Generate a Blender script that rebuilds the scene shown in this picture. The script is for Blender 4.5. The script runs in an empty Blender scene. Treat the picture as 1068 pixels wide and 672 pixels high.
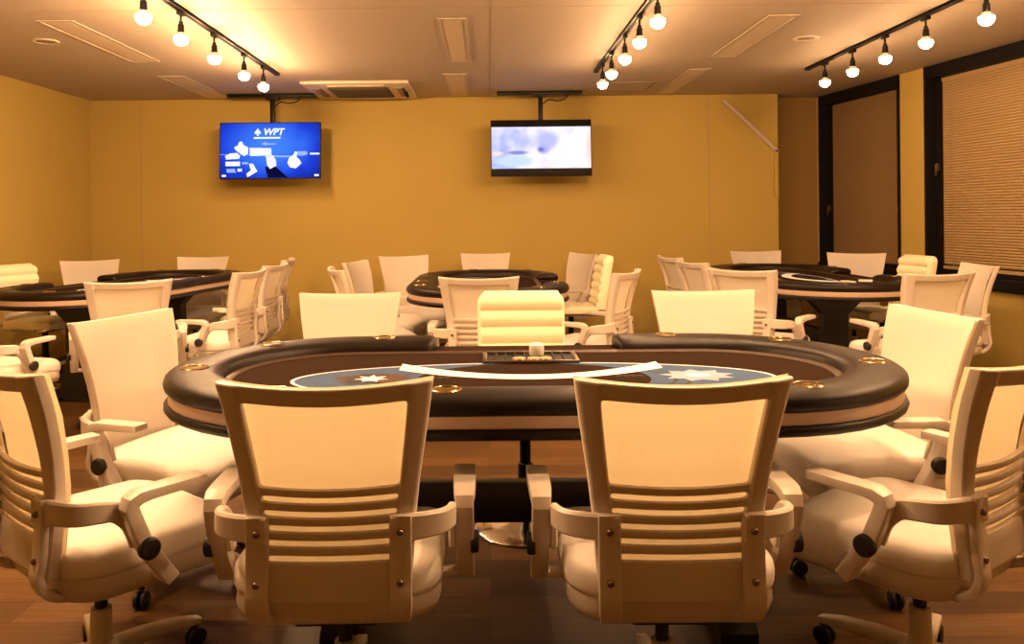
import bpy, bmesh, math, random
from mathutils import Vector, Matrix
random.seed(7)
PI = math.pi
sc = bpy.context.scene
COL = sc.collection
R = math.radians

# ------------------------------------------------------------------ materials
def mat(name, col, rough=0.5, metal=0.0, bump=0.0, bscale=200.0, var=0.0, vscale=8.0, spec=0.5, coat=0.0):
    m = bpy.data.materials.new(name); m.use_nodes = True
    nt = m.node_tree; N = nt.nodes; L = nt.links
    b = N['Principled BSDF']
    b.inputs['Base Color'].default_value = (*col, 1)
    b.inputs['Roughness'].default_value = rough
    b.inputs['Metallic'].default_value = metal
    b.inputs['Specular IOR Level'].default_value = spec
    if coat: b.inputs['Coat Weight'].default_value = coat
    tc = N.new('ShaderNodeTexCoord')
    if var:
        n = N.new('ShaderNodeTexNoise'); n.inputs['Scale'].default_value = vscale; n.inputs['Detail'].default_value = 4
        L.new(tc.outputs['Object'], n.inputs['Vector'])
        r = N.new('ShaderNodeValToRGB')
        r.color_ramp.elements[0].position = .3; r.color_ramp.elements[1].position = .7
        r.color_ramp.elements[0].color = (*[c*(1-var) for c in col], 1)
        r.color_ramp.elements[1].color = (*[min(1, c*(1+var)) for c in col], 1)
        L.new(n.outputs['Fac'], r.inputs['Fac']); L.new(r.outputs['Color'], b.inputs['Base Color'])
    if bump:
        n2 = N.new('ShaderNodeTexNoise'); n2.inputs['Scale'].default_value = bscale; n2.inputs['Detail'].default_value = 3
        L.new(tc.outputs['Object'], n2.inputs['Vector'])
        bp = N.new('ShaderNodeBump'); bp.inputs['Strength'].default_value = bump; bp.inputs['Distance'].default_value = .002
        L.new(n2.outputs['Fac'], bp.inputs['Height']); L.new(bp.outputs['Normal'], b.inputs['Normal'])
    return m

def emit(name, col, s):
    m = bpy.data.materials.new(name); m.use_nodes = True
    N = m.node_tree.nodes; N.clear()
    e = N.new('ShaderNodeEmission'); o = N.new('ShaderNodeOutputMaterial')
    e.inputs['Color'].default_value = (*col, 1); e.inputs['Strength'].default_value = s
    m.node_tree.links.new(e.outputs[0], o.inputs[0]); return m

def fabric_mesh(name, col, tcol, f):
    m = bpy.data.materials.new(name); m.use_nodes = True
    nt = m.node_tree; N = nt.nodes; L = nt.links; N.clear()
    o = N.new('ShaderNodeOutputMaterial'); d = N.new('ShaderNodeBsdfDiffuse'); t = N.new('ShaderNodeBsdfTranslucent')
    x = N.new('ShaderNodeMixShader'); x.inputs[0].default_value = f
    d.inputs['Color'].default_value = (*col, 1); t.inputs['Color'].default_value = (*tcol, 1)
    tc = N.new('ShaderNodeTexCoord'); w = N.new('ShaderNodeTexWave'); w.inputs['Scale'].default_value = 160
    w.bands_direction = 'X'; w.inputs['Distortion'].default_value = .6
    L.new(tc.outputs['Object'], w.inputs['Vector'])
    b = N.new('ShaderNodeBump'); b.inputs['Strength'].default_value = .15; b.inputs['Distance'].default_value = .001
    L.new(w.outputs['Fac'], b.inputs['Height']); L.new(b.outputs['Normal'], d.inputs['Normal'])
    L.new(d.outputs[0], x.inputs[1]); L.new(t.outputs[0], x.inputs[2]); L.new(x.outputs[0], o.inputs[0])
    return m

def floor_mat():
    m = mat('floor wood', (.2, .1, .045), .45, spec=.15)
    nt = m.node_tree; N = nt.nodes; L = nt.links; b = N['Principled BSDF']
    tc = N.new('ShaderNodeTexCoord')
    br = N.new('ShaderNodeTexBrick')
    br.inputs['Scale'].default_value = 1.0
    br.inputs['Brick Width'].default_value = 1.1; br.inputs['Row Height'].default_value = .14
    br.inputs['Mortar Size'].default_value = .0015; br.inputs['Mortar'].default_value = (.05, .025, .012, 1)
    br.inputs['Color1'].default_value = (.065, .033, .012, 1); br.inputs['Color2'].default_value = (.16, .082, .030, 1)
    br.inputs['Bias'].default_value = 0.0; br.offset = .37
    L.new(tc.outputs['Object'], br.inputs['Vector'])
    mp = N.new('ShaderNodeMapping'); mp.inputs['Scale'].default_value = (2.5, 40, 1)
    L.new(tc.outputs['Object'], mp.inputs['Vector'])
    n = N.new('ShaderNodeTexNoise'); n.inputs['Scale'].default_value = 1.5; n.inputs['Detail'].default_value = 6
    L.new(mp.outputs[0], n.inputs['Vector'])
    mx = N.new('ShaderNodeMix'); mx.data_type = 'RGBA'; mx.blend_type = 'MULTIPLY'; mx.inputs['Factor'].default_value = .6
    rp = N.new('ShaderNodeValToRGB'); rp.color_ramp.elements[0].position = .3; rp.color_ramp.elements[1].position = .7
    rp.color_ramp.elements[0].color = (.45, .42, .4, 1); rp.color_ramp.elements[1].color = (1, 1, 1, 1)
    L.new(n.outputs['Fac'], rp.inputs['Fac'])
    L.new(br.outputs['Color'], mx.inputs['A']); L.new(rp.outputs['Color'], mx.inputs['B'])
    L.new(mx.outputs['Result'], b.inputs['Base Color'])
    return m

WARM = (1.0, .575, .275)
M = dict(
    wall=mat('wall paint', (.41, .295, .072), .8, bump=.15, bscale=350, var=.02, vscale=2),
    recess=mat('recess brown', (.22, .125, .03), .85, bump=.15, bscale=350),  # even base colour, darker and browner than the other walls
    ceil=mat('ceiling panel', (.46, .385, .30), .7, bump=.1, bscale=300, var=.015, vscale=1.5),
    fixture=mat('fixture enamel', (.60, .50, .38), .45, bump=.02),
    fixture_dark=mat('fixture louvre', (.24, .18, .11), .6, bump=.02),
    grille=mat('intake grille grey', (.09, .066, .04), .7, bump=.02, spec=.15),
    seam=mat('seam', (.36, .25, .13), .9, bump=.05),
    floor=floor_mat(),
    black=mat('black enamel', (.004, .0035, .003), .4, bump=.03, spec=.2),
    frame=mat('window frame black', (.005, .0042, .0038), .65, bump=.03, spec=.15),
    glass=mat('dark pane', (.01, .01, .012), .05, bump=.01, bscale=3),
    roller=mat('roller fabric', (.19, .115, .045), .9, bump=.2, bscale=500),
    slat=mat('blind slat', (.33, .225, .105), .6, bump=.03),
    plastic=mat('cream plastic', (.66, .59, .52), .36, bump=.05, bscale=500, var=.01),
    seat=mat('cream seat fabric', (.84, .79, .74), .85, bump=.35, bscale=700, var=.02, vscale=30),
    mesh=fabric_mesh('cream back fabric', (.87, .84, .80), (.82, .70, .46), .42),
    leather=mat('cream leather', (.88, .82, .60), .42, bump=.15, bscale=250, var=.02),
    chrome=mat('chrome', (.75, .72, .68), .12, 1.0, bump=.01),
    screw=mat('screw steel', (.25, .2, .15), .3, 1.0, bump=.01),
    rubber=mat('black rubber', (.012, .011, .010), .5, bump=.05),
    vinyl=mat('rail vinyl', (.010, .0055, .0035), .40, spec=.22, bump=.25, bscale=260, var=.1, vscale=40),
    trim=mat('inner trim brown', (.05, .028, .016), .5, bump=.05),
    strip=mat('apron strip', (.47, .34, .26), .35, bump=.03, var=.03),
    felt=mat('brown felt', (.025, .0125, .0072), .95, spec=.05, bump=.4, bscale=900, var=.08, vscale=60),
    pale=mat('printed pale blue', (.31, .38, .53), .85, spec=.1, bump=.3, bscale=900),
    blue=mat('printed blue', (.060, .105, .215), .85, spec=.1, bump=.3, bscale=900, var=.08, vscale=12),
    white=mat('printed white', (.86, .90, .97), .8, bump=.2, bscale=900),
    ink=mat('printed ink', (.02, .018, .02), .85, bump=.2, bscale=900),
    red=mat('printed red', (.060, .028, .018), .85, bump=.2, bscale=900),
    tabletop=mat('table leg black', (.010, .008, .007), .45, bump=.05),
    brass=mat('cup holder brass', (.50, .37, .18), .2, 1.0, bump=.02),
    tan=mat('tan chip', (.62, .36, .16), .5, bump=.05),
    card=mat('card white', (.88, .86, .82), .5, bump=.02),
    bulb=emit('warm bulb', WARM, 1.0), bulb_bright=emit('bright warm bulb', WARM, 1.0), bulb_soft=emit('soft warm bulb', WARM, 1.0), bulb_unseen=emit('unseen boosted bulb', WARM, 1.0), bulb_unseen_left=emit('unseen boosted left bulb', WARM, 1.0),
)
BULB_E = 620.0
for k_, f_ in (('bulb', .50), ('bulb_bright', 1.5), ('bulb_soft', .36), ('bulb_unseen', 1.65), ('bulb_unseen_left', 2.1)): M[k_].node_tree.nodes['Emission'].inputs['Strength'].default_value = BULB_E*f_  # unseen camera-side bulbs are added and boosted to brighten the front

# ------------------------------------------------------------------ mesh builder
class MB:
    def __init__(s): s.bm = bmesh.new()
    def box(s, lo, hi, bev=0.0, seg=2, mi=0, mtx=None):
        lo = Vector(lo); hi = Vector(hi)
        g = bmesh.ops.create_cube(s.bm, size=1.0)
        vs = g['verts']; d = hi-lo; c = (hi+lo)/2
        for v in vs: v.co = Vector((v.co.x*d.x, v.co.y*d.y, v.co.z*d.z))+c
        fs = list({f for v in vs for f in v.link_faces})
        for f in fs: f.material_index = mi
        if bev:
            es = list({e for v in vs for e in v.link_edges})
            r = bmesh.ops.bevel(s.bm, geom=es, offset=bev, segments=seg, affect='EDGES', profile=.5)
            vs = list({v for f in r['faces'] for v in f.verts} | {v for v in vs if v.is_valid})
            for f in {f for v in vs for f in v.link_faces}: f.material_index = mi
        if mtx is not None:
            for v in vs: v.co = mtx @ v.co
        return vs
    def loft(s, rings, closed=True, cap=True, mi=0):
        rows = [[s.bm.verts.new(p) for p in r] for r in rings]
        n = len(rows[0])
        for a, b in zip(rows, rows[1:]):
            for i in range(n if closed else n-1):
                j = (i+1) % n
                f = s.bm.faces.new((a[i], a[j], b[j], b[i])); f.material_index = mi
        if cap and closed:
            f = s.bm.faces.new(list(reversed(rows[0]))); f.material_index = mi
            f = s.bm.faces.new(rows[-1]); f.material_index = mi
        return rows
    def ringloop(s, rings, mi=0):           # rings joined in a closed loop (torus like)
        rows = [[s.bm.verts.new(p) for p in r] for r in rings]
        n = len(rows[0]); m = len(rows)
        for k in range(m):
            a, b = rows[k], rows[(k+1) % m]
            for i in range(n):
                j = (i+1) % n
                f = s.bm.faces.new((a[i], a[j], b[j], b[i])); f.material_index = mi
    def lathe(s, prof, c=(0, 0, 0), seg=24, axis='Z', mi=0):
        c = Vector(c); rings = []
        for r, z in prof:
            ring = []
            for k in range(seg):
                a = 2*PI*k/seg
                p = Vector((r*math.cos(a), r*math.sin(a), z))
                if axis == 'X': p = Vector((p.z, p.x, p.y))
                elif axis == 'Y': p = Vector((p.y, p.z, p.x))
                ring.append(c+p)
            rings.append(ring)
        s.loft(rings, mi=mi)
    def sweep(s, path, w, h, side=None, bev=.25, mi=0, widths=None):
        """rounded rectangle w (along side) x h swept on path"""
        path = [Vector(p) for p in path]; n = len(path); rings = []
        for i, p in enumerate(path):
            t = (path[min(i+1, n-1)]-path[max(i-1, 0)]).normalized()
            sd = Vector(side) if side is not None else t.cross(Vector((0, 0, 1)))
            sd = (sd - t*sd.dot(t)).normalized(); up = sd.cross(t)
            ww, hh = (w, h) if widths is None else widths[i]
            b = min(ww, hh)*bev
            pr = [(ww/2-b, -hh/2), (ww/2-b*.3, -hh/2+b*.3), (ww/2, -hh/2+b), (ww/2, hh/2-b), (ww/2-b*.3, hh/2-b*.3), (ww/2-b, hh/2),
                  (-ww/2+b, hh/2), (-ww/2+b*.3, hh/2-b*.3), (-ww/2, hh/2-b), (-ww/2, -hh/2+b), (-ww/2+b*.3, -hh/2+b*.3), (-ww/2+b, -hh/2)]
            rings.append([p+sd*x+up*y for x, y in pr])
        s.loft(rings, mi=mi)
    def tube(s, path, r, seg=10, mi=0):
        path = [Vector(p) for p in path]; n = len(path); rings = []
        for i, p in enumerate(path):
            t = (path[min(i+1, n-1)]-path[max(i-1, 0)]).normalized()
            ref = Vector((0, 0, 1)) if abs(t.z) < .9 else Vector((1, 0, 0))
            a = t.cross(ref).normalized(); b = t.cross(a)
            rings.append([p+(a*math.cos(2*PI*k/seg)+b*math.sin(2*PI*k/seg))*r for k in range(seg)])
        s.loft(rings, mi=mi)
    def poly(s, pts, mi=0):
        f = s.bm.faces.new([s.bm.verts.new(p) for p in pts]); f.material_index = mi; return f
    def slab(s, pts2, z0, z1, mi=0):        # prism from a 2-D outline
        s.loft([[(x, y, z0) for x, y in pts2], [(x, y, z1) for x, y in pts2]], mi=mi)
    def build(s, name, mats, parent=None, smooth=30, loc=None):
        bmesh.ops.recalc_face_normals(s.bm, faces=s.bm.faces)
        me = bpy.data.meshes.new(name); s.bm.to_mesh(me); s.bm.free()
        for m in (mats if isinstance(mats, (list, tuple)) else [mats]): me.materials.append(m)
        if smooth:
            for p in me.polygons: p.use_smooth = True
            me.set_sharp_from_angle(angle=R(smooth))
        o = bpy.data.objects.new(name, me); COL.objects.link(o)
        if parent is not None: o.parent = parent
        if loc is not None: o.location = loc
        return o

def subsurf(o, lv):
    md = o.modifiers.new('s', 'SUBSURF'); md.levels = lv; md.render_levels = lv
    dg = bpy.context.evaluated_depsgraph_get(); dg.update()
    me = bpy.data.meshes.new_from_object(o.evaluated_get(dg)); o.modifiers.clear()
    old = o.data; o.data = me; me.name = old.name; bpy.data.meshes.remove(old)
    for p in me.polygons: p.use_smooth = True

def smoothpath(pts, n=6):
    """Catmull-Rom through points"""
    P = [Vector(p) for p in pts]; out = []
    for i in range(len(P)-1):
        p0, p1, p2, p3 = P[max(i-1, 0)], P[i], P[i+1], P[min(i+2, len(P)-1)]
        for k in range(n):
            t = k/n
            out.append(.5*((2*p1)+(-p0+p2)*t+(2*p0-5*p1+4*p2-p3)*t*t+(-p0+3*p1-3*p2+p3)*t**3))
    out.append(P[-1]); return out

def empty(name, loc=(0, 0, 0), rz=0.0):
    o = bpy.data.objects.new(name, None); COL.objects.link(o)
    o.empty_display_size = .1; o.location = loc; o.rotation_euler = (0, 0, rz); return o
def tag(o, label, cat, group=None):
    o['label'] = label; o['category'] = cat
    if group: o['group'] = group
    return o
def struct(o): o['kind'] = 'structure'; return o
def copy_tree(o, parent=None):
    c = o.copy(); COL.objects.link(c)
    if parent is not None: c.parent = parent
    for ch in list(o.children): copy_tree(ch, c)
    return c

# ------------------------------------------------------------------ room
CZ, CAMZ = 2.44, 1.26
YB, XL, YF = 8.0, -3.93, -3.0
XC = 2.895                       # where the back wall ends at the window bay
A = Vector((3.40, 8.22)); U = Vector((.124, -.992)).normalized(); NV = Vector((U.y*-1, U.x))  # NV points outwards (+x)
if NV.x < 0: NV = -NV
def rw(t, n=0.0, z=0.0):         # point on the slanted right wall
    p = A+U*t+NV*n; return Vector((p.x, p.y, z))
TEND = (8.22-YF)/.992
def rbox(mb, t0, t1, n0, n1, z0, z1, mi=0):
    mb.loft([[rw(t0, n0, z0), rw(t1, n0, z0), rw(t1, n1, z0), rw(t0, n1, z0)], [rw(t0, n0, z1), rw(t1, n0, z1), rw(t1, n1, z1), rw(t0, n1, z1)]], mi=mi)

b = MB(); b.box((-4.2, YF-.2, -.1), (5.2, 8.7, 0)); struct(b.build('floor', M['floor'], smooth=0))
b = MB(); b.box((-4.2, YF-.2, CZ), (5.2, 8.7, CZ+.1)); struct(b.build('ceiling', M['ceil'], smooth=0))
b = MB(); b.box((XL-.12, YF, 0), (XL, YB+.12, CZ)); struct(b.build('wall_left', M['wall'], smooth=0))
b = MB(); b.box((XL, YB, 0), (XC, YB+.3, CZ)); struct(b.build('wall_back', M['wall'], smooth=0))
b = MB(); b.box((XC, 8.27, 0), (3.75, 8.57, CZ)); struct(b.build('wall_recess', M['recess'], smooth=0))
b = MB(); b.box((XL, YF-.12, 0), (4.9, YF, CZ)); struct(b.build('wall_front', M['wall'], smooth=0))
ZS = .72
W1, W2 = (0.0, 1.30), (1.624, 3.75)
b = MB()
rbox(b, -.12, TEND+.1, 0, .12, 0, ZS)
rbox(b, W1[1], W2[0], 0, .16, ZS, CZ)
rbox(b, W2[1], TEND+.1, 0, .12, ZS, CZ)
rbox(b, -.12, 0, 0.0, .16, ZS, CZ)
struct(b.build('wall_right', M['wall'], smooth=0))
# wall and ceiling panel joints
def px(x, d): return (x-508)*d/840
n = 1
for xx in (148, 740):
    X = px(xx, 8.0)
    b = MB(); b.box((X-.004, YB-.003, 0), (X+.004, YB+.001, CZ)); struct(b.build('trim_%d' % n, M['seam'], smooth=0)); n += 1
for (x0, y0, x1, y1) in ((.03, 1.0, .034, 8.0), (XL, 4.55, 3.8, 4.554)):
    b = MB(); b.box((x0, y0, CZ-.0012), (x1, y1, CZ+.001)); struct(b.build('trim_%d' % n, M['seam'], smooth=0)); n += 1

# windows
def window(nm, t0, t1, latch_t, latch_z):
    D = .10
    f = MB()
    rbox(f, t0, t0+.03, -.012, D+.06, ZS, CZ); rbox(f, t1-.03, t1, -.012, D+.06, ZS, CZ)
    rbox(f, t0, t1, -.012, D+.06, CZ-.10, CZ-.001); rbox(f, t0, t1, -.03, D+.06, ZS-.045, ZS+.035)
    rbox(f, t0+.03, t0+.08, D-.02, D+.05, ZS, CZ); rbox(f, t1-.08, t1-.03, D-.02, D+.05, ZS, CZ)
    rbox(f, t0, t1, D-.02, D+.05, ZS, ZS+.07)
    w = struct(f.build(nm, M['frame'], smooth=0))
    g = MB(); rbox(g, t0+.06, t1-.06, D+.045, D+.05, ZS+.05, CZ-.08); g.build('glass_pane', M['glass'], w, smooth=0)
    l = MB(); rbox(l, latch_t-.008, latch_t+.008, D-.055, D-.02, latch_z-.03, latch_z+.03)
    rbox(l, latch_t-.006, latch_t+.006, D-.06, D-.045, latch_z-.07, latch_z+.02)
    l.build('window_latch', M['screw'], w, smooth=0)
    return D
window('window_1', *W1, W1[0]+.055, 1.3); window('window_2', *W2, W2[0]+.055, 1.62)
D = .10
r = empty('roller_blind', rw(.65, D-.0, 1.5)); loc = r.location.copy()
tag(r, 'plain brown roller blind lowered over the narrow window beside the dark brown recess', 'blind')
b = MB(); rbox(b, W1[0]+.08, W1[1]-.08, D+.0, D+.004, ZS+.075, CZ-.10)
o = b.build('blind_fabric', M['roller'], r, smooth=0); o.location = -loc
b = MB(); rbox(b, W1[0]+.08, W1[1]-.08, D-.006, D+.010, ZS+.072, ZS+.095)
o = b.build('bottom_bar', M['roller'], r, smooth=0); o.location = -loc
b = MB(); b.tube([rw(1.13, D-.012, 1.62), rw(1.13, D-.012, 1.42), rw(1.13, D-.012, 1.30)], .004); b.box(rw(1.13, D-.012, 1.28)-Vector((.008, .008, .03)), rw(1.13, D-.012, 1.28)+Vector((.008, .008, .03)), .003)
o = b.build('pull_cord', M['slat'], r); o.location = -loc
r = empty('venetian_blind', rw(2.6, D, 1.5)); loc = r.location.copy()
tag(r, 'tan horizontal-slat venetian blind closed over the wide window nearest the camera', 'blind')
b = MB(); z = ZS+.11
while z < CZ-.13:
    a0, a1 = W2[0]+.085, W2[1]-.085
    b.loft([[rw(a0, D+.004, z), rw(a0, D-.006, z+.012), rw(a0, D-.004, z+.0245), rw(a0, D-.0025, z+.0245), rw(a0, D-.0045, z+.012), rw(a0, D+.0055, z)],
            [rw(a1, D+.004, z), rw(a1, D-.006, z+.012), rw(a1, D-.004, z+.0245), rw(a1, D-.0025, z+.0245), rw(a1, D-.0045, z+.012), rw(a1, D+.0055, z)]])
    z += .0215
o = b.build('slats', M['slat'], r, smooth=0); o.location = -loc
b = MB(); rbox(b, W2[0]+.083, W2[1]-.083, D-.012, D+.014, CZ-.13, CZ-.10); o = b.build('headrail', M['slat'], r, smooth=0); o.location = -loc
b = MB(); rbox(b, W2[0]+.083, W2[1]-.083, D-.010, D+.010, ZS+.075, ZS+.10); o = b.build('bottom_rail', M['slat'], r, smooth=0); o.location = -loc
b = MB()
for t in (W2[0]+.2, W2[0]+.95): b.tube([rw(t, D-.009, CZ-.12), rw(t, D-.009, 1.6), rw(t, D-.009, ZS+.09)], .0015, 6)
o = b.build('ladder_cord', M['slat'], r); o.location = -loc

# ------------------------------------------------------------------ ceiling fittings
def strip_light(x0, x1, y0, y1, label):
    r = empty('strip_light', ((x0+x1)/2, (y0+y1)/2, CZ)); cx, cy = r.location.x, r.location.y
    hw, hl = (x1-x0)/2, (y1-y0)/2
    b = MB(); e = .018
    b.box((-hw, -hl, -.005), (-hw+e, hl, 0)); b.box((hw-e, -hl, -.005), (hw, hl, 0)); b.box((-hw+e, -hl, -.005), (hw-e, -hl+e, 0)); b.box((-hw+e, hl-e, -.005), (hw-e, hl, 0))
    b.build('trim_frame', M['ceil'], r, smooth=0)
    b = MB(); b.loft([[(-hw+e, -hl+e, -.001), (-hw*.5, -hl+e, -.004), (hw*.5, -hl+e, -.004), (hw-e, -hl+e, -.001)], [(-hw+e, hl-e, -.001), (-hw*.5, hl-e, -.004), (hw*.5, hl-e, -.004), (hw-e, hl-e, -.001)]])
    b.build('diffuser', M['fixture'], r, smooth=0)
    tag(r, label, 'ceiling light', 'unlit strip lights in the ceiling')
strip_light(-2.66, -2.44, 4.76, 6.03, 'unlit ceiling strip light above the left tables, the one nearer the camera')
strip_light(-2.72, -2.50, 6.66, 7.90, 'unlit ceiling strip light reaching the back wall left of the blue screen')
strip_light(-.29, -.11, 4.80, 6.15, 'unlit ceiling strip light in mid ceiling, the one farther from the back wall')
strip_light(-.36, -.16, 6.68, 7.90, 'unlit ceiling strip light beside the air conditioner at the back wall')
strip_light(1.69, 1.88, 4.80, 6.05, 'unlit ceiling strip light right of the middle track, the one nearer the camera')
strip_light(1.66, 1.84, 6.56, 7.88, 'unlit ceiling strip light above the diagonal conduit at the back wall')
def downlight(x, y, label):
    r = empty('downlight', (x, y, CZ))
    b = MB(); b.lathe([(.058, 0), (.085, 0), (.085, -.004), (.078, -.008), (.060, -.006), (.058, 0)], seg=32); b.build('trim_ring', M['fixture'], r)
    b = MB(); b.lathe([(.001, -.001), (.059, -.001), (.057, -.004), (.03, -.006), (.001, -.0065)], seg=28); b.build('lens', M['fixture_dark'], r)
    tag(r, label, 'downlight')
downlight(-2.90, 5.31, 'small round unlit downlight in the ceiling above the left wall side')
downlight(2.17, 5.45, 'small round unlit downlight between the right strip light and the window track')
# cassette air conditioner
r = empty('air_conditioner', (-1.14, 7.42, CZ)); tag(r, 'square ceiling cassette air conditioner with grey intake grille near the back wall', 'air conditioner')
b = MB(); b.box((-.47, -.47, -.03), (.47, .47, 0), .012); b.build('panel', M['fixture'], r)
b = MB(); b.box((-.27, -.27, -.042), (.27, .27, -.03), .005)
for k in range(12): b.box((-.25, -.255+k*.044, -.048), (.25, -.24+k*.044, -.04))
b.build('intake_grille', M['grille'], r, smooth=0)
for k in range(4):
    b = MB(); b.box((-.25, .335, -.036), (.25, .40, -.029), .004); b.box((-.24, .345, -.040), (.24, .385, -.034), .002)
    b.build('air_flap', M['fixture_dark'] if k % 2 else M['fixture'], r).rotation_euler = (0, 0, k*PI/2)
b = MB(); b.tube(smoothpath([(.40, -.2, -.03), (.42, -.16, -.07), (.40, -.1, -.06), (.43, -.05, -.09), (.41, 0, -.03)]), .008, 8); b.build('loose_cable', M['black'], r)
# access hatch
r = empty('access_hatch', (1.30, 7.4, CZ)); tag(r, 'square ceiling access hatch near the back wall behind the middle track', 'hatch')
b = MB()
for q in ((-.22, -.22, .22, -.205), (-.22, .205, .22, .22), (-.22, -.205, -.205, .205), (.205, -.205, .22, .205)): b.box((q[0], q[1], -.006), (q[2], q[3], 0))
b.build('hatch_frame', M['fixture_dark'], r, smooth=0)
b = MB(); b.box((-.20, -.20, -.003), (.20, .20, 0)); b.build('hatch_door', M['ceil'], r, smooth=0)
# conduit on the back wall
r = empty('cable_conduit', (2.63, YB, 2.1)); tag(r, 'cream cable trunking running diagonally down to the right edge of back wall', 'conduit')
b = MB(); b.sweep([(-.28, -.016, .285), (0, -.016, .02), (.255, -.016, -.235)], .04, .03, side=(.7, 0, .7)); b.build('diagonal_run', M['ceil'], r)
b = MB(); b.sweep([(.242, -.016, -.215), (.242, -.016, -.45), (.242, -.016, -.68)], .042, .03, side=(1, 0, 0)); b.build('vertical_run', M['wall'], r)

# ------------------------------------------------------------------ track lights
def track(X, label, y0=1.75, y1=6.56, bm_=None, near_=None, ys=()):
    r = empty('track_light', (X, (y0+y1)/2, CZ)); cy = r.location.y
    tag(r, label, 'track light', 'black tracks of bare bulbs')
    b = MB(); b.box((-.018, y0-cy, -.022), (-.004, y1-cy, 0), .002); b.box((.004, y0-cy, -.022), (.018, y1-cy, 0), .002)
    b.box((-.018, y0-cy, -.012), (.018, y1-cy, 0)); b.box((-.02, y1-cy-.02, -.024), (.02, y1-cy+.012, 0), .003); b.build('rail', M['black'], r)
    for i, y in enumerate(ys):
        h = MB(); yy = y-cy
        h.box((-.014, yy-.035, -.045), (.014, yy+.035, -.018), .004)
        h.lathe([(.006, -.045), (.006, -.075), (.012, -.08), (.012, -.092), (.017, -.096), (.019, -.138), (.016, -.142)], (0, yy, 0), 14)
        h.lathe([(.012, -.134), (.018, -.142), (.030, -.155), (.038, -.167), (.001, -.167)], (0, yy, 0), 20, mi=1)  # opaque white cap added to keep bulb light off the ceiling
        hd = h.build('lamp_holder', [M['black'], M['card']], r)
        q = MB(); q.lathe([(.001, -.1665), (.038, -.1665), (.038, -.175), (.036, -.190), (.028, -.202), (.014, -.211), (.001, -.213)], (0, yy, 0), 20)
        q.build('light_bulb', bm_ if y > 3.8 else near_, hd, smooth=60)
YS = (6.2, 5.7, 5.1, 4.55, 4.05, 3.5, 3.0)
track(-1.70, 'black ceiling track of glowing bare bulbs above the blue screen side', ys=(6.16, 5.67, 5.05, 4.5, 4.01, 3.5, 3.0, 2.5, 2.0), bm_=M['bulb_bright'], near_=M['bulb_unseen_left'])
track(.90, 'black ceiling track of glowing bare bulbs running towards the white screen', ys=(6.2, 5.75, 5.2, 4.7, 4.2, 3.6, 3.05, 2.5, 2.0), bm_=M['bulb'], near_=M['bulb_unseen'])
track(2.62, 'black ceiling track of glowing bare bulbs beside the two windows', ys=(6.22, 5.75, 5.28, 4.79, 4.21, 3.6, 3.05, 2.5, 2.0), bm_=M['bulb_soft'], near_=M['bulb_unseen'])

# ------------------------------------------------------------------ televisions
def text_mesh(body, size, name, m, parent, loc, shear=0.0, off=0.0):
    cu = bpy.data.curves.new('t', 'FONT'); cu.body = body; cu.size = size; cu.align_x = 'CENTER'; cu.align_y = 'CENTER'; cu.shear = shear; cu.offset = off; cu.extrude = .0006
    o = bpy.data.objects.new('t', cu); COL.objects.link(o)
    dg = bpy.context.evaluated_depsgraph_get(); dg.update()
    me = bpy.data.meshes.new_from_object(o.evaluated_get(dg)); bpy.data.objects.remove(o); bpy.data.curves.remove(cu)
    me.name = name; me.materials.clear(); me.materials.append(m)
    q = bpy.data.objects.new(name, me); COL.objects.link(q); q.parent = parent; q.location = loc; q.rotation_euler = (PI/2, 0, 0)
    return q
def mount(X, pole_x, pw, label):
    r = empty('ceiling_mount', (X, 7.68, CZ)); tag(r, label, 'screen mount', 'black screen mounts')
    b = MB(); b.box((-pw/2, -.03, -.035), (pw/2, .03, 0), .004); b.build('ceiling_plate', M['black'], r)
    p = pole_x-X
    b = MB(); b.box((p-.022, -.018, -.50), (p+.022, .018, -.03), .004); b.box((p-.06, -.03, -.055), (p+.06, .03, -.03), .004); b.box((p-.16, -.022, -.62), (p+.16, .010, -.44), .004); b.build('drop_pole', M['black'], r)
    b = MB(); b.tube(smoothpath([(p+.02, 0, -.12), (p+.08, .0, -.08), (p+.16, 0, -.09), (p+.24, 0, -.07), (p+.26, 0, -.02)]), .006, 8); b.build('hanging_cable', M['black'], r)
mount(-2.035, -2.035, .85, 'black ceiling plate and drop pole holding the blue screen')
mount(.51, .52, .81, 'black ceiling plate and drop pole holding the white screen')
SW, SH = .95, .535
def tv_base(X, label, rz=0.0):
    r = empty('hanging_tv', (X, 7.60, 1.892)); tag(r, label, 'television', 'wall screens')
    r.rotation_euler = (R(-4), 0, rz)
    b = MB(); b.box((-SW/2, -.022, -SH/2), (SW/2, .012, SH/2), .005); b.box((-SW/2+.12, .010, -SH/2+.06), (SW/2-.12, .045, SH/2-.1), .01); b.build('casing', M['black'], r)
    return r
def SXY(u, v): return ((u-.5)*(SW-.016), (.5-v)*(SH-.016))    # screen fractions, v downwards
def flat(mb, pts, y, mi=0): mb.poly([(SXY(*p)[0], y, SXY(*p)[1]) for p in pts], mi)
def blob(cu, cv, ru, rv, n=14, j=.0, seed=1):
    rr = random.Random(seed)
    return [(cu+ru*math.cos(2*PI*k/n)*(1+rr.uniform(-j, j)), cv+rv*math.sin(2*PI*k/n)*(1+rr.uniform(-j, j))) for k in range(n)]
tv = tv_base(px(283, 7.6), 'flat screen showing blue and white poker graphics, hanging left of the air conditioner', R(1.0))
mb_ = bpy.data.materials.new('blue picture'); mb_.use_nodes = True
nt = mb_.node_tree; N = nt.nodes; L = nt.links; N.clear()
o_ = N.new('ShaderNodeOutputMaterial'); e_ = N.new('ShaderNodeEmission'); tc = N.new('ShaderNodeTexCoord')
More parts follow.
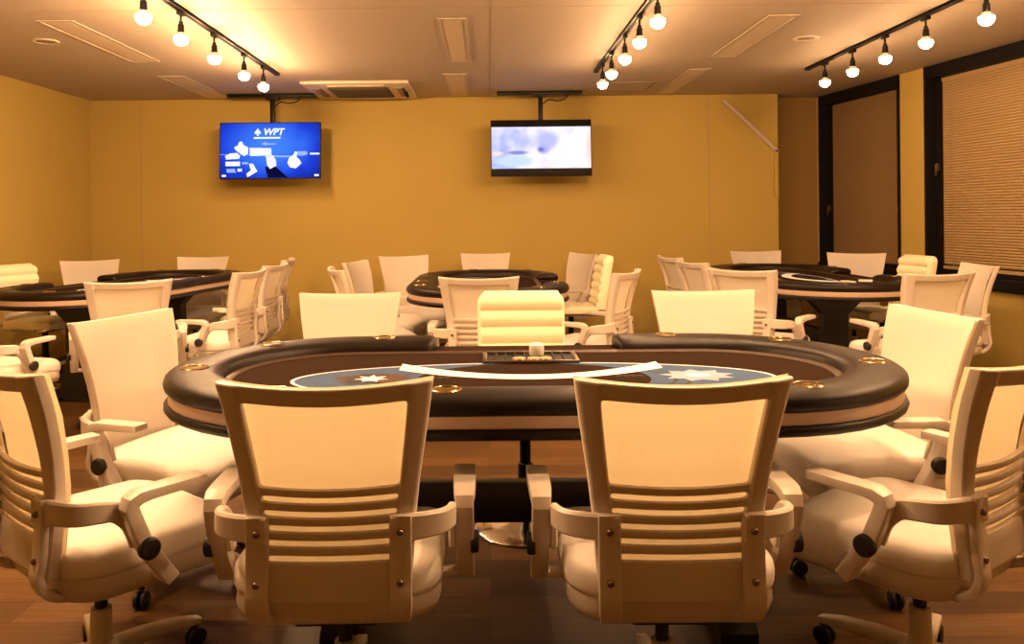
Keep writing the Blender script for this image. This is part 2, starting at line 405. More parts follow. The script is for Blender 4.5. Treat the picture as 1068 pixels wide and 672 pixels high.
mp = N.new('ShaderNodeMapping'); mp.inputs['Location'].default_value = (.02, 0, -.10); mp.inputs['Scale'].default_value = (1.7, 0, 2.6)
gr = N.new('ShaderNodeTexGradient'); gr.gradient_type = 'SPHERICAL'
rp = N.new('ShaderNodeValToRGB'); el = rp.color_ramp.elements
el[0].position = 0; el[0].color = (.006, .010, .16, 1); el[1].position = .95; el[1].color = (.05, .20, .95, 1)
k = el.new(.4); k.color = (.012, .045, .62, 1)
nz = N.new('ShaderNodeTexNoise'); nz.inputs['Scale'].default_value = 5
mm = N.new('ShaderNodeMath'); mm.operation = 'MULTIPLY_ADD'; mm.inputs[1].default_value = .35
L.new(tc.outputs['Object'], mp.inputs[0]); L.new(mp.outputs[0], gr.inputs[0]); L.new(tc.outputs['Object'], nz.inputs['Vector'])
L.new(nz.outputs['Fac'], mm.inputs[0]); L.new(gr.outputs['Fac'], mm.inputs[2]); L.new(mm.outputs[0], rp.inputs['Fac']); L.new(rp.outputs['Color'], e_.inputs['Color']); L.new(e_.outputs[0], o_.inputs[0])
e_.inputs['Strength'].default_value = 1.15
b = MB(); flat(b, [(0, 0), (1, 0), (1, 1), (0, 1)], -.0226); scr = b.build('screen', mb_, tv, smooth=0)
WE = emit('screen white', (.92, .94, 1.0), 1.15); NE = emit('screen navy', (.004, .005, .05), .8); PB = emit('screen pale blue', (.35, .50, 1.0), 1.0); SE = emit('screen skin', (.95, .85, .86), 1.1)
b = MB(); y1, y2, y3 = -.0232, -.0236, -.0240
flat(b, [(0, .565), (.32, .565), (.32, .575), (0, .575)], y1, 2); flat(b, [(.45, .59), (.72, .60), (.72, .63), (.45, .62)], y1, 2); flat(b, [(.90, .55), (.995, .55), (.995, .58), (.90, .58)], y1, 0)
flat(b, [(.45, .80), (.56, .80), (.68, .995), (.48, .995)], y1, 1)                  # dark sleeve
flat(b, [(.46, .61), (.53, .59), (.56, .68), (.565, .78), (.50, .84), (.47, .76)], y2, 3)   # hand
flat(b, [(.69, .64), (.735, .58), (.75, .52), (.775, .53), (.765, .62), (.80, .68), (.815, .74), (.76, .83), (.70, .81), (.675, .73)], y2, 0)
flat(b, [(.77, .52), (.87, .52), (.875, .58), (.83, .60), (.775, .60)], y2, 2)
flat(b, [(.295, .45), (.51, .46), (.515, .59), (.30, .60)], y2, 0)                  # cards row
flat(b, [(.14, .44), (.18, .40), (.185, .35), (.215, .33), (.235, .40), (.28, .44), (.28, .56), (.24, .60), (.20, .55), (.16, .50)], y2, 0)
flat(b, [(.05, .60), (.10, .55), (.17, .54), (.20, .60), (.19, .65), (.06, .66)], y2, 0)
flat(b, [(.055, .70), (.20, .70), (.20, .78), (.055, .78)], y2, 0); flat(b, [(.22, .71), (.28, .71), (.28, .75), (.22, .75)], y2, 2)
flat(b, [(.065, .83), (.15, .83), (.16, .90), (.07, .90)], y2, 2); flat(b, [(.175, .83), (.22, .83), (.22, .88), (.175, .88)], y2, 0)
flat(b, [(.29, .74), (.33, .74), (.375, .88), (.33, .93), (.275, .985), (.265, .92), (.31, .86)], y2, 0)
flat(b, [(.02, .94), (.06, .94), (.06, .975), (.02, .975)], y2, 0); flat(b, [(.945, .94), (.99, .94), (.99, .975), (.945, .975)], y2, 0)
flat(b, [(.335, .255), (.605, .255), (.60, .285), (.335, .285)], y2, 0)
flat(b, [(.41, .38), (.45, .345), (.49, .38), (.45, .41)], y2, 2); flat(b, [(.47, .37), (.56, .37), (.55, .395), (.47, .395)], y2, 2)
b.build('picture_graphics', [WE, NE, PB, SE], scr, smooth=0)
tx = SXY(.53, .165)
text_mesh('WPT', .088, 'logo_lettering', WE, scr, (tx[0], -.0242, tx[1]), .25, .0026)
b = MB(); c = (.375, .165)                                                      # spade emblem before the letters
pts = [(c[0]+x*.034, c[1]+y*.072) for x, y in ((0, -1), (.35, -.55), (.85, -.1), (.95, .25), (.7, .5), (.3, .42), (.12, .35), (.3, .95), (-.3, .95), (-.12, .35), (-.3, .42), (-.7, .5), (-.95, .25), (-.85, -.1), (-.35, -.55))]
flat(b, pts, -.0242); b.build('spade_emblem', WE, scr, smooth=0)

tv = tv_base(px(565, 7.6), 'flat screen showing a pale pinkish white picture, hanging right of the air conditioner')
mw = bpy.data.materials.new('pale picture'); mw.use_nodes = True
nt = mw.node_tree; N = nt.nodes; L = nt.links; N.clear()
o_ = N.new('ShaderNodeOutputMaterial'); e_ = N.new('ShaderNodeEmission'); tc = N.new('ShaderNodeTexCoord')
nz = N.new('ShaderNodeTexNoise'); nz.inputs['Scale'].default_value = 4.5; nz.inputs['Detail'].default_value = 2
rp = N.new('ShaderNodeValToRGB'); el = rp.color_ramp.elements
el[0].position = .28; el[0].color = (.42, .48, .95, 1); el[1].position = .62; el[1].color = (1, .95, .97, 1)
k = el.new(.45); k.color = (.80, .78, 1.0, 1)
sx = N.new('ShaderNodeSeparateXYZ'); ad = N.new('ShaderNodeMath'); ad.operation = 'MULTIPLY_ADD'; ad.inputs[1].default_value = .28
L.new(tc.outputs['Object'], sx.inputs[0]); L.new(sx.outputs['X'], ad.inputs[0]); L.new(nz.outputs['Fac'], ad.inputs[2])
L.new(tc.outputs['Object'], nz.inputs['Vector']); L.new(ad.outputs[0], rp.inputs['Fac']); L.new(rp.outputs['Color'], e_.inputs['Color']); L.new(e_.outputs[0], o_.inputs[0])
e_.inputs['Strength'].default_value = 1.1
b = MB(); flat(b, [(0, .115), (1, .115), (1, .875), (0, .875)], -.0226); scr = b.build('screen', mw, tv, smooth=0)
last = rp.outputs['Color']
for (u, v, ru, rv, colr, soft) in ((.22, .74, .26, .14, (.60, .74, 1.0), .55), (.56, .36, .15, .22, (.52, .54, .95), .6), (.52, .52, .09, .13, (.46, .46, .90), .6), (.50, .53, .045, .06, (.20, .22, .58), .7), (.26, .585, .15, .055, (.26, .28, .66), .7), (.06, .60, .08, .05, (1, .78, .66), .7), (.985, .5, .05, .5, (1, .72, .70), .8), (.62, .80, .16, .10, (1, .84, .84), .9)):
    m_ = N.new('ShaderNodeMapping'); cx_, cz_ = SXY(u, v); sx2, sz2 = ru*SW, rv*SH
    m_.inputs['Scale'].default_value = (1/sx2, 0, 1/sz2); m_.inputs['Location'].default_value = (-cx_/sx2, 0, -cz_/sz2)
    g_ = N.new('ShaderNodeTexGradient'); g_.gradient_type = 'SPHERICAL'; L.new(tc.outputs['Object'], m_.inputs[0]); L.new(m_.outputs[0], g_.inputs[0])
    r_ = N.new('ShaderNodeMapRange'); r_.interpolation_type = 'SMOOTHSTEP'; r_.inputs['From Max'].default_value = soft; L.new(g_.outputs['Fac'], r_.inputs[0])
    x_ = N.new('ShaderNodeMix'); x_.data_type = 'RGBA'; x_.inputs['B'].default_value = (*colr, 1); L.new(r_.outputs[0], x_.inputs['Factor']); L.new(last, x_.inputs['A']); last = x_.outputs['Result']
L.new(last, e_.inputs['Color'])

# ------------------------------------------------------------------ poker table
def make_table(length, rich=True):
    hl, hw = length/2, .55
    sx_ = hl-hw                                        # half of the straight side
    root = empty('poker_table')
    def outline(off, n=20, y0=0):
        r = hw-off; pts = []
        for k in range(n+1): a = -PI/2+PI*k/n; pts.append((sx_+r*math.cos(a), r*math.sin(a), math.cos(a), math.sin(a)))
        for k in range(1, 8): pts.append((sx_-2*sx_*k/8, r, 0, 1))
        for k in range(n+1): a = PI/2+PI*k/n; pts.append((-sx_+r*math.cos(a), r*math.sin(a), math.cos(a), math.sin(a)))
        for k in range(1, 8): pts.append((-sx_+2*sx_*k/8, -r, 0, -1))
        return pts
    # deck under everything and the felt
    b = MB(); b.slab([(p[0], p[1]) for p in outline(.02)], .715, .752); b.build('deck', M['tabletop'], root)
    b = MB(); b.slab([(p[0], p[1]) for p in outline(.022)], .752, .757); felt = b.build('felt', M['felt'], root)
    # padded rail, open at the dealer's place on the +y side
    cut = .36
    path = []
    base = outline(0)
    n = 24
    path.append((-cut, hw, 0, 1))
    for k in range(1, 5): path.append((-cut-(sx_-cut)*k/5, hw, 0, 1))
    for k in range(n+1): a = PI/2+PI*k/n; path.append((-sx_+hw*math.cos(a), hw*math.sin(a), math.cos(a), math.sin(a)))
    for k in range(1, 10): path.append((-sx_+2*sx_*k/10, -hw, 0, -1))
    for k in range(n+1): a = -PI/2+PI*k/n; path.append((sx_+hw*math.cos(a), hw*math.sin(a), math.cos(a), math.sin(a)))
    for k in range(1, 5): path.append((sx_-(sx_-cut)*k/5, hw, 0, 1))
    path.append((cut, hw, 0, 1))
    prof = [(0.0, .775), (-.004, .787), (-.018, .797), (-.045, .803), (-.09, .804), (-.135, .801), (-.160, .793), (-.172, .780), (-.176, .757), (-.12, .750), (-.012, .750), (-.002, .760)]
    def ring(p, s=1.0, dx=0.0):
        cn, cz = -.088, .777
        out = []
        for o, z in prof:
            oo = cn+(o-cn)*s; zz = cz+(z-cz)*s
            out.append((p[0]+p[2]*oo+dx, p[1]+p[3]*oo, zz))
        return out
    rings = [ring(path[0], .3, .028), ring(path[0], .75, .022), ring(path[0], .93, .012)]+[ring(p) for p in path]+[ring(path[-1], .93, -.012), ring(path[-1], .75, -.022), ring(path[-1], .3, -.028)]
    b = MB(); b.loft(rings); b.build('padded_rail', M['vinyl'], root, smooth=50)
    def loop(profile, name, m, sm=40):
        b = MB(); b.ringloop([[(p[0]+p[2]*o, p[1]+p[3]*o, z) for o, z in profile] for p in outline(0)]); return b.build(name, m, root, smooth=sm)
    loop([(-.014, .752), (-.012, .745), (-.012, .722), (-.014, .716), (-.045, .716), (-.045, .752)], 'apron_strip', M['strip'])
    loop([(-.010, .718), (-.002, .712), (0.0, .704), (-.004, .694), (-.014, .688), (-.06, .688), (-.08, .718)], 'lower_cushion', M['vinyl'], 60)
    loop([(-.17, .757), (-.165, .763), (-.178, .765), (-.196, .7585), (-.196, .7575)], 'inner_trim', M['trim'])
    # cup holders
    rm = hw-.088
    spots = [(-sx_*.38, -rm), (sx_*.38, -rm), (-sx_*.86-.14, -rm*.99), (sx_*.86+.14, -rm*.99)]
    spots = [(-.25, -rm), (.25, -rm), (-.53, rm), (.53, rm)]
    for a in (255, 195, 135): spots.append((-sx_+rm*math.cos(R(a)), rm*math.sin(R(a))))
    for a in (-75, -15, 45): spots.append((sx_+rm*math.cos(R(a)), rm*math.sin(R(a))))
    for x, y in spots:
        if abs(x) > sx_ and abs(y) > rm*.98: x = math.copysign(sx_*.98, x)
        b = MB(); b.lathe([(.033, .8045), (.035, .8070), (.039, .8075), (.042, .8045), (.042, .800), (.033, .800)], (x, y, 0), 24)
        h = b.build('cup_holder', M['brass'], root)
        b = MB(); b.lathe([(.001, .801), (.033, .801), (.033, .8055), (.0315, .8055), (.030, .803), (.001, .803)], (x, y, 0), 20); b.build('holder_well', M['black'], h)
    # printed layout on the felt
    k_ = min(1.0, (hl-.22)/.92)
    zc = -.10
    a1, b1 = .735*k_, .255
    a2, b2 = .36*k_, .252
    z0, z1 = .7570, .7576
    def ell(a, bb, t): return (a*math.cos(t), zc+bb*math.sin(t))
    b = MB(); nn = 30
    for sgn in (1, -1):
        outer = [ell(a1, b1, -PI/2+PI*k/nn) for k in range(nn+1)]
        inner = []
        for k in range(nn+1):
            t = PI/2-PI*k/nn
            x, y = ell(a2, b2, t); inner.append((x, y))
        ob = []
        o1 = [(sgn*x, y) for x, y in outer]; i1 = [(sgn*x, y) for x, y in reversed(inner)]
        for k in range(nn):
            b.poly([(o1[k][0], o1[k][1], z1), (o1[k+1][0], o1[k+1][1], z1), (i1[k+1][0], i1[k+1][1], z1), (i1[k][0], i1[k][1], z1)], 0)
    ztop = z1+.0004
    def band(f0, f1, n, mi, z): 
        for k in range(n):
            p, q, r_, s_ = f0(k/n), f0((k+1)/n), f1((k+1)/n), f1(k/n)
            b.poly([(p[0], p[1], z), (q[0], q[1], z), (r_[0], r_[1], z), (s_[0], s_[1], z)], mi)
    band(lambda t: ell(a1, b1, 2*PI*t), lambda t: ell(a1+.012, b1+.010, 2*PI*t), 72, 1, ztop)              # white outline
    for sgn in (1, -1):                                                                             # curved seat lines
        for rad in (.425*k_, .47*k_):
            band(lambda t: (sgn*rad*math.cos(-.9+1.7*t), zc-.02+rad*.52*math.sin(-.9+1.7*t)), lambda t: (sgn*(rad+.012)*math.cos(-.9+1.7*t), zc-.02+(rad+.012)*.52*math.sin(-.9+1.7*t)), 20, 2, ztop)
    # broad white betting arc, bowed towards the players
    def arc(w): return lambda t: ((-.43+.86*t)*k_, .105+w*.5*(1+.55*(2*t-1)**2)-.185*(1-(2*t-1)**2))
    band(arc(-.072), arc(.072), 28, 1, ztop+.0004)
    # emblem left: dark cards with a pale centre; emblem right: pale burst of suits
    cx_, cy_ = -.50*k_, -.08
    def rot(pts, a, cx, cy): return [(cx+x*math.cos(a)-y*math.sin(a), cy+x*math.sin(a)+y*math.cos(a)) for x, y in pts]
    z = ztop+.0002
    for (dx, dy, a, mi) in ((-.06, .0, .5, 3), (.06, .0, -.5, 3), (0, .02, 0, 2), (-.03, -.02, .2, 2), (.035, -.02, -.2, 3)):
        b.poly([(x, y, z) for x, y in rot([(-.045, -.05), (.045, -.05), (.045, .05), (-.045, .05)], a, cx_+dx, cy_+dy)], mi); z += .0003
    for k in range(7):
        a = 2*PI*k/7
        b.poly([(x, y, z) for x, y in rot([(-.012, .02), (.012, .02), (.0, .055)], a, cx_, cy_-.01)], 1)
    b.poly([(cx_+.032*math.cos(t*PI/8), cy_-.02+.026*math.sin(t*PI/8), z+.0003) for t in range(16)], 1)
    cx_ = .51*k_; z = ztop+.0002
    for k in range(9):
        a = 2*PI*k/9
        b.poly([(x*1.25+cx_, y+cy_, z) for x, y in rot([(-.012, .012), (-.026, .055), (0, .095), (.026, .055), (.012, .012)], a, 0, 0)], 4); z += .00012
    b.poly([(cx_+.04*math.cos(t*PI/8), cy_+.028*math.sin(t*PI/8), z+.0002) for t in range(16)], 1)
    for sgn in (1, -1):
        cx_ = sgn*.30*k_
        for q in range(4): b.poly([(x, y, ztop) for x, y in rot([(-.009, -.012), (.009, -.012), (.009, .012), (-.009, .012)], .3*q, cx_+(q-1.5)*.022, -.075)], 2)
    b.build('printed_layout', [M['blue'], M['white'], M['ink'], M['red'], M['pale']], felt, smooth=0)
    # two pedestal legs and the stretcher board
    lx = sx_*.98
    for sgn in (-1, 1):
        b = MB()
        x = sgn*lx
        b.loft([[(x-.05, -.13, .10), (x+.05, -.13, .10), (x+.05, .13, .10), (x-.05, .13, .10)], [(x-.045, -.085, .26), (x+.045, -.085, .26), (x+.045, .085, .26), (x-.045, .085, .26)],
                [(x-.045, -.085, .55), (x+.045, -.085, .55), (x+.045, .085, .55), (x-.045, .085, .55)], [(x-.06, -.22, .69), (x+.06, -.22, .69), (x+.06, .22, .69), (x-.06, .22, .69)], [(x-.06, -.22, .715), (x+.06, -.22, .715), (x+.06, .22, .715), (x-.06, .22, .715)]])
        foot = [(-.26, 0), (-.26, .045), (-.22, .075), (-.12, .10), (.12, .10), (.22, .075), (.26, .045), (.26, 0), (.19, 0), (.17, .03), (-.17, .03), (-.19, 0)]
        b.loft([[(x-.055, y, z) for y, z in foot], [(x+.055, y, z) for y, z in foot]])
        b.build('leg', M['tabletop'], root, smooth=0)
    b = MB(); b.box((-lx, -.03, .285), (lx, .03, .41), .006); b.build('stretcher', M['tabletop'], root)
    return root

T1 = make_table(2.28)
TABLE_GROUP = 'oval poker tables'
def place_table(o, x, y, rz, label):
    o.location = (x, y, 0); o.rotation_euler = (0, 0, rz); tag(o, label, 'poker table', TABLE_GROUP); return o
T3 = copy_tree(T1); T4 = copy_tree(T1)
place_table(T1, .138, 2.58, 0, 'large oval poker table in front, nearest the camera, with blue printed felt')
place_table(T3, -2.72, 6.15, R(80), 'oval poker table beside the left wall, end towards the camera')
T2 = place_table(make_table(2.0), 0, 5.90, -PI/2, 'smallest-looking oval poker table in mid room below the two hanging screens')
place_table(T4, 2.42, 6.22, -PI/2, 'oval poker table beside the windows on the right')

# things on the front table
FZ = .757
r = empty('chip_tray', (.145, 2.58+.24, FZ+.001)); tag(r, 'black metal-edged chip tray in front of the ribbed dealer stool', 'chip tray')
b = MB()
for q in ((-.165, -.095, .165, -.083), (-.165, .083, .165, .095), (-.165, -.083, -.150, .083), (.150, -.083, .165, .083)): b.box((q[0], q[1], 0), (q[2], q[3], .010), .002)
b.build('tray_rim', M['screw'], r)
b = MB(); b.box((-.151, -.084, 0), (.151, .084, .003))
for k in range(9): b.box((-.150+k*.0333-.003, -.083, .002), (-.150+k*.0333+.003, .083, .008))
b.build('chip_grooves', M['black'], r, smooth=0)
b = MB(); b.lathe([(.001, 0), (.024, 0), (.026, .004), (.026, .036), (.022, .040), (.001, .040)], seg=24); b.lathe([(.001, .040), (.012, .040), (.012, .043), (.001, .043)], seg=16)
tag(b.build('dealer_puck', M['card'], loc=(.17, 2.84, FZ+.010)), 'white round puck standing on the chip tray', 'puck')
for k, (x, y, lab) in enumerate(((.105, 2.745, 'tan chip lying at the left on the near edge of the chip tray'), (.155, 2.742, 'tan chip lying in the middle on the near edge of the chip tray'), (.195, 2.745, 'tan chip lying at the right on the near edge of the chip tray'))):
    b = MB(); b.lathe([(.001, 0), (.020, 0), (.0215, .002), (.0215, .006), (.020, .008), (.001, .008)], seg=22)
    for q in range(6): b.box((.017, -.003, .001), (.0222, .003, .007), mi=1, mtx=Matrix.Rotation(q*PI/3, 4, 'Z'))
    tag(b.build('poker_chip', [M['tan'], M['card']], loc=(x, y, FZ+.0102)), lab, 'poker chip', 'tan chips by the chip tray')
def card(x, y, rz, label, z=FZ+.002, tilt=0):
    b = MB(); pts = []
    for (cx, cy, a0) in ((.028, .041, 0), (-.028, .041, 90), (-.028, -.041, 180), (.028, -.041, 270)):
        for q in range(4): a = R(a0+30*q); pts.append((cx*1.0+.004*math.cos(a), cy+.004*math.sin(a)))
    b.slab(pts, 0, .012); o = b.build('card_pack', M['card'], loc=(x, y, z)); o.rotation_euler = (0, 0, rz)
    tag(o, label, 'cards', 'white card packs on the rear tables')
card(-2.86, 5.44, .5, 'white card pack on the near end of the left table, left of its pair')
card(-2.74, 5.50, 1.1, 'white card pack on the near end of the left table, right of its pair')
card(2.56, 5.72, .3, 'white card pack on the right table, left of its pair')
card(2.72, 5.80, 1.2, 'white card pack on the right table, right of its pair')

# ------------------------------------------------------------------ office chair (faces +y, origin on the floor)
def lerp_tab(tab, z):
    for (z0, v0), (z1, v1) in zip(tab, tab[1:]):
        if z <= z1: t = (z-z0)/(z1-z0); t = max(0, min(1, t)); return v0+(v1-v0)*t
    return tab[-1][1]
WT = [(.40, .176), (.48, .184), (.58, .190), (.68, .202), (.80, .221), (.91, .237)]
YT = [(.40, -.200), (.46, -.196), (.54, -.194), (.62, -.201), (.70, -.218), (.80, -.250), (.91, -.292)]
WRAP = [(.40, .018), (.50, .022), (.60, .035), (.80, .052), (.91, .052)]
def by(x, z): return lerp_tab(YT, z)+lerp_tab(WRAP, z)*(x/.235)**2
def sag(s_, z): return .012*(1-s_*s_)*max(0, min(1, (z-.46)/.3))
def make_chair():
    root = empty('office_chair')
    # rear frame with window and five slots
    half = [0, .36, .70, .775, .80, .86, .955, 1.0]
    S = [-s for s in reversed(half[1:])]+half
    holes = [(.668, .866)]
    for k in range(5): holes.append((.6325-.0345*k, .6425-.0345*k))
    zs = {.40, .407, .43, .46, .902, .908, .885, .872, .70, .76, .82, .855, .675}
    for a_, b_ in holes: zs |= {a_, b_}
    zs = sorted(zs)
    b = MB(); bm = b.bm; V = {}
    def vert(i, j, l):
        key = (i, j, l)
        if key not in V:
            z = zs[j]; x = S[i]*lerp_tab(WT, z)
            d = .011 if (abs(S[i]) < .79) else .015
            V[key] = bm.verts.new((x, by(x, z)+(d if l else -d)-(.004 if abs(S[i]) >= .79 and not l else 0), z-sag(S[i], z)))
        return V[key]
    nI, nJ = len(S)-1, len(zs)-1
    def solid(i, j):
        if i < 0 or j < 0 or i >= nI or j >= nJ: return False
        sm_ = (S[i]+S[i+1])/2; zm = (zs[j]+zs[j+1])/2
        return not (abs(sm_) < .776 and any(a_ < zm < b_ for a_, b_ in holes))
    for i in range(nI):
        for j in range(nJ):
            if not solid(i, j): continue
            bm.faces.new((vert(i, j, 0), vert(i+1, j, 0), vert(i+1, j+1, 0), vert(i, j+1, 0)))
            bm.faces.new((vert(i, j, 1), vert(i, j+1, 1), vert(i+1, j+1, 1), vert(i+1, j, 1)))
            if not solid(i-1, j): bm.faces.new((vert(i, j, 0), vert(i, j+1, 0), vert(i, j+1, 1), vert(i, j, 1)))
            if not solid(i+1, j): bm.faces.new((vert(i+1, j, 0), vert(i+1, j, 1), vert(i+1, j+1, 1), vert(i+1, j+1, 0)))
            if not solid(i, j-1): bm.faces.new((vert(i, j, 0), vert(i, j, 1), vert(i+1, j, 1), vert(i+1, j, 0)))
            if not solid(i, j+1): bm.faces.new((vert(i, j+1, 0), vert(i+1, j+1, 0), vert(i+1, j+1, 1), vert(i, j+1, 1)))
    fr = b.build('backrest_frame', M['plastic'], root); subsurf(fr, 1)
    # stretched fabric on the front of the frame
    b = MB(); rows = []; zz = [.425+(.9085-.425)*k/22 for k in range(23)]
    def fp(s, z, d): x = s*lerp_tab(WT, z)*.995; return (x, by(x, z)+d, z-sag(s, z))
    SS = [-1+2*k/16 for k in range(17)]
    for d0, d1 in ((.0165, .021),):
        g0 = [[b.bm.verts.new(fp(s, z, d0)) for s in SS] for z in zz]; g1 = [[b.bm.verts.new(fp(s, z, d1)) for s in SS] for z in zz]
        for j in range(len(zz)-1):
            for i in range(len(SS)-1):
                b.bm.faces.new((g1[j][i], g1[j][i+1], g1[j+1][i+1], g1[j+1][i]))
    for v in [v for r_ in g0 for v in r_]: b.bm.verts.remove(v)
    b.build('backrest_fabric', M['mesh'], root, smooth=60)
    # supports behind the back
    for sg in (-1, 1):
        b = MB(); x = .158*sg
        yb = lambda z: by(x, z)-.027
        p = smoothpath([(x, yb(.60), .60), (x, yb(.54), .54), (x, yb(.46), .46), (x, yb(.41)-.002, .41), (x*.97, -.195, .365), (x*.90, -.13, .342), (x*.75, -.02, .345)], 5)
        b.sweep(p, .050, .020, side=(1, 0, 0))
        xo = .268*sg
        p = smoothpath([(.135*sg, by(.135, .57)-.028, .570), (.20*sg, by(.2, .57)-.022, .570), (.248*sg, -.165, .568), (xo, -.125, .566), (xo, -.085, .556), (xo, -.050, .520), (xo, -.030, .465)], 5)
        wd = []
        for k in range(len(p)): t = k/(len(p)-1); wd.append((.062-.022*t, .020))
        pp = [Vector(q) for q in p]
        # cross-section: tall side stays in the vertical / forward plane
        rings = []
        for i, q in enumerate(pp):
            t = (pp[min(i+1, len(pp)-1)]-pp[max(i-1, 0)]).normalized()
            out = Vector((0, -1, 0)) if i < 6 else (Vector((sg, 0, 0)) if i > 14 else (Vector((0, -1, 0)).lerp(Vector((sg, 0, 0)), (i-6)/8.0)))
            out = (out-t*out.dot(t)).normalized(); up = t.cross(out).normalized()
            w, h = wd[i]; bb = .005
            pr = [(w/2-bb, -h/2), (w/2, -h/2+bb), (w/2, h/2-bb), (w/2-bb, h/2), (-w/2+bb, h/2), (-w/2, h/2-bb), (-w/2, -h/2+bb), (-w/2+bb, -h/2)]
            rings.append([q+up*a_+out*c_ for a_, c_ in pr])
        b.loft(rings)
        sp = b.build('back_support', M['plastic'], root, smooth=28)
        for z in (.565, .455):
            s_ = MB(); s_.lathe([(.001, -.006), (.006, -.005), (.008, -.002), (.008, .006), (.001, .006)], (x, yb(z)-.012 if z < .5 else by(.158, z)-.040, z), 12, axis='Y'); s_.build('screw', M['screw'], sp)
    # armrests
    for sg in (-1, 1):
        b = MB(); x = .298*sg
        p = [Vector(q) for q in ((x, .036, .368), (x, -.028, .465), (x, -.060, .548), (x, -.066, .568), (x, -.062, .582), (x, -.046, .591), (x, -.02, .594), (x, .04, .595), (x, .122, .597), (x, .126, .597))]
        wd = [(.044, .036)]*4+[(.047, .034), (.052, .030), (.054, .026), (.056, .024), (.054, .022), (.048, .018)]
        b.sweep(p, .05, .03, side=(1, 0, 0), widths=wd, bev=.14)
        b.sweep([(x, .036, .368), (.25*sg, .036, .366), (.17*sg, .03, .366)], .04, .016, side=(0, 1, 0))
        a = b.build('armrest', M['plastic'], root, smooth=25)
        c = MB(); x0 = x+sg*.014
        c.lathe([(.001, 0), (.026, 0), (.027, .006*sg), (.026, .017*sg), (.022, .020*sg), (.001, .020*sg)], (x0, -.028, .465), 22, axis='X'); c.build('pivot_cap', M['rubber'], a)
    # seat
    def rrect(hx, hy, rad, n=8):
        pts = []
        for (cx, cy, a0) in ((hx-rad, hy-rad, 0), (-hx+rad, hy-rad, 90), (-hx+rad, -hy+rad, 180), (hx-rad, -hy+rad, 270)):
            for q in range(n+1): a = R(a0+90*q/n); pts.append((cx+rad*math.cos(a), cy+rad*math.sin(a)))
        return pts
    def dome(layers, oy=.062):
        rings = []
        for s_, z in layers:
            ring = []
            for x, y in rrect(.245, .240, .10):
                yy = y*s_; drop = .034*max(0, (yy-.06)/.18)**2
                ring.append((x*s_, yy+oy, z-drop-(.006*(1-abs(x)/.245) if z > .44 else 0)))
            rings.append(ring)
        return rings
    b = MB(); b.loft(dome([(.90, .392), (.985, .398), (1.0, .412), (1.0, .436), (.985, .452), (.95, .463), (.88, .469), (.7, .472), (.4, .472), (.12, .471)])); b.build('seat', M['seat'], root, smooth=60)
    b = MB(); b.loft(dome([(.90, .332), (.955, .342), (.985, .366), (.975, .396), (.90, .397)])); b.build('seat_pan', M['plastic'], root, smooth=60)
    b = MB(); b.box((-.10, -.14, .315), (.10, .10, .356), .012); b.lathe([(.017, .20), (.017, .32)], seg=18); b.tube([(.10, .0, .335), (.20, .0, .335), (.23, .0, .33)], .006, 8); b.build('gas_lift', M['rubber'], root)
    b = MB(); b.lathe([(.030, .068), (.045, .072), (.045, .112), (.034, .122), (.029, .126), (.027, .215), (.018, .217)], seg=20)
    for k in range(5):
        a = 2*PI*k/5+PI/2; c, s_ = math.cos(a), math.sin(a)
        b.sweep([(c*.03, s_*.03, .098), (c*.12, s_*.12, .098), (c*.22, s_*.22, .086), (c*.285, s_*.285, .070)], .05, .03, side=(-s_, c, 0), widths=[(.056, .04), (.050, .034), (.042, .026), (.034, .020)])
    b.build('star_base', M['plastic'], root, smooth=45)
    for k in range(5):
        a = 2*PI*k/5+PI/2; c, s_ = math.cos(a), math.sin(a)
        b = MB(); q = Vector((c*.275, s_*.275, .028))
        for off in (-.012, .012):
            rings = []
            for (rr, d) in ((.001, -.008), (.024, -.008), (.028, -.004), (.028, .004), (.024, .008), (.001, .008)):
                rings.append([q+Vector((-s_, c, 0))*(off+d)+Vector((c, s_, 0))*rr*math.cos(2*PI*m/16)+Vector((0, 0, 1))*rr*math.sin(2*PI*m/16) for m in range(16)])
            b.loft(rings)
        b.lathe([(.007, .0), (.007, .045)], q, 8); b.build('caster', M['rubber'], root)
    return root

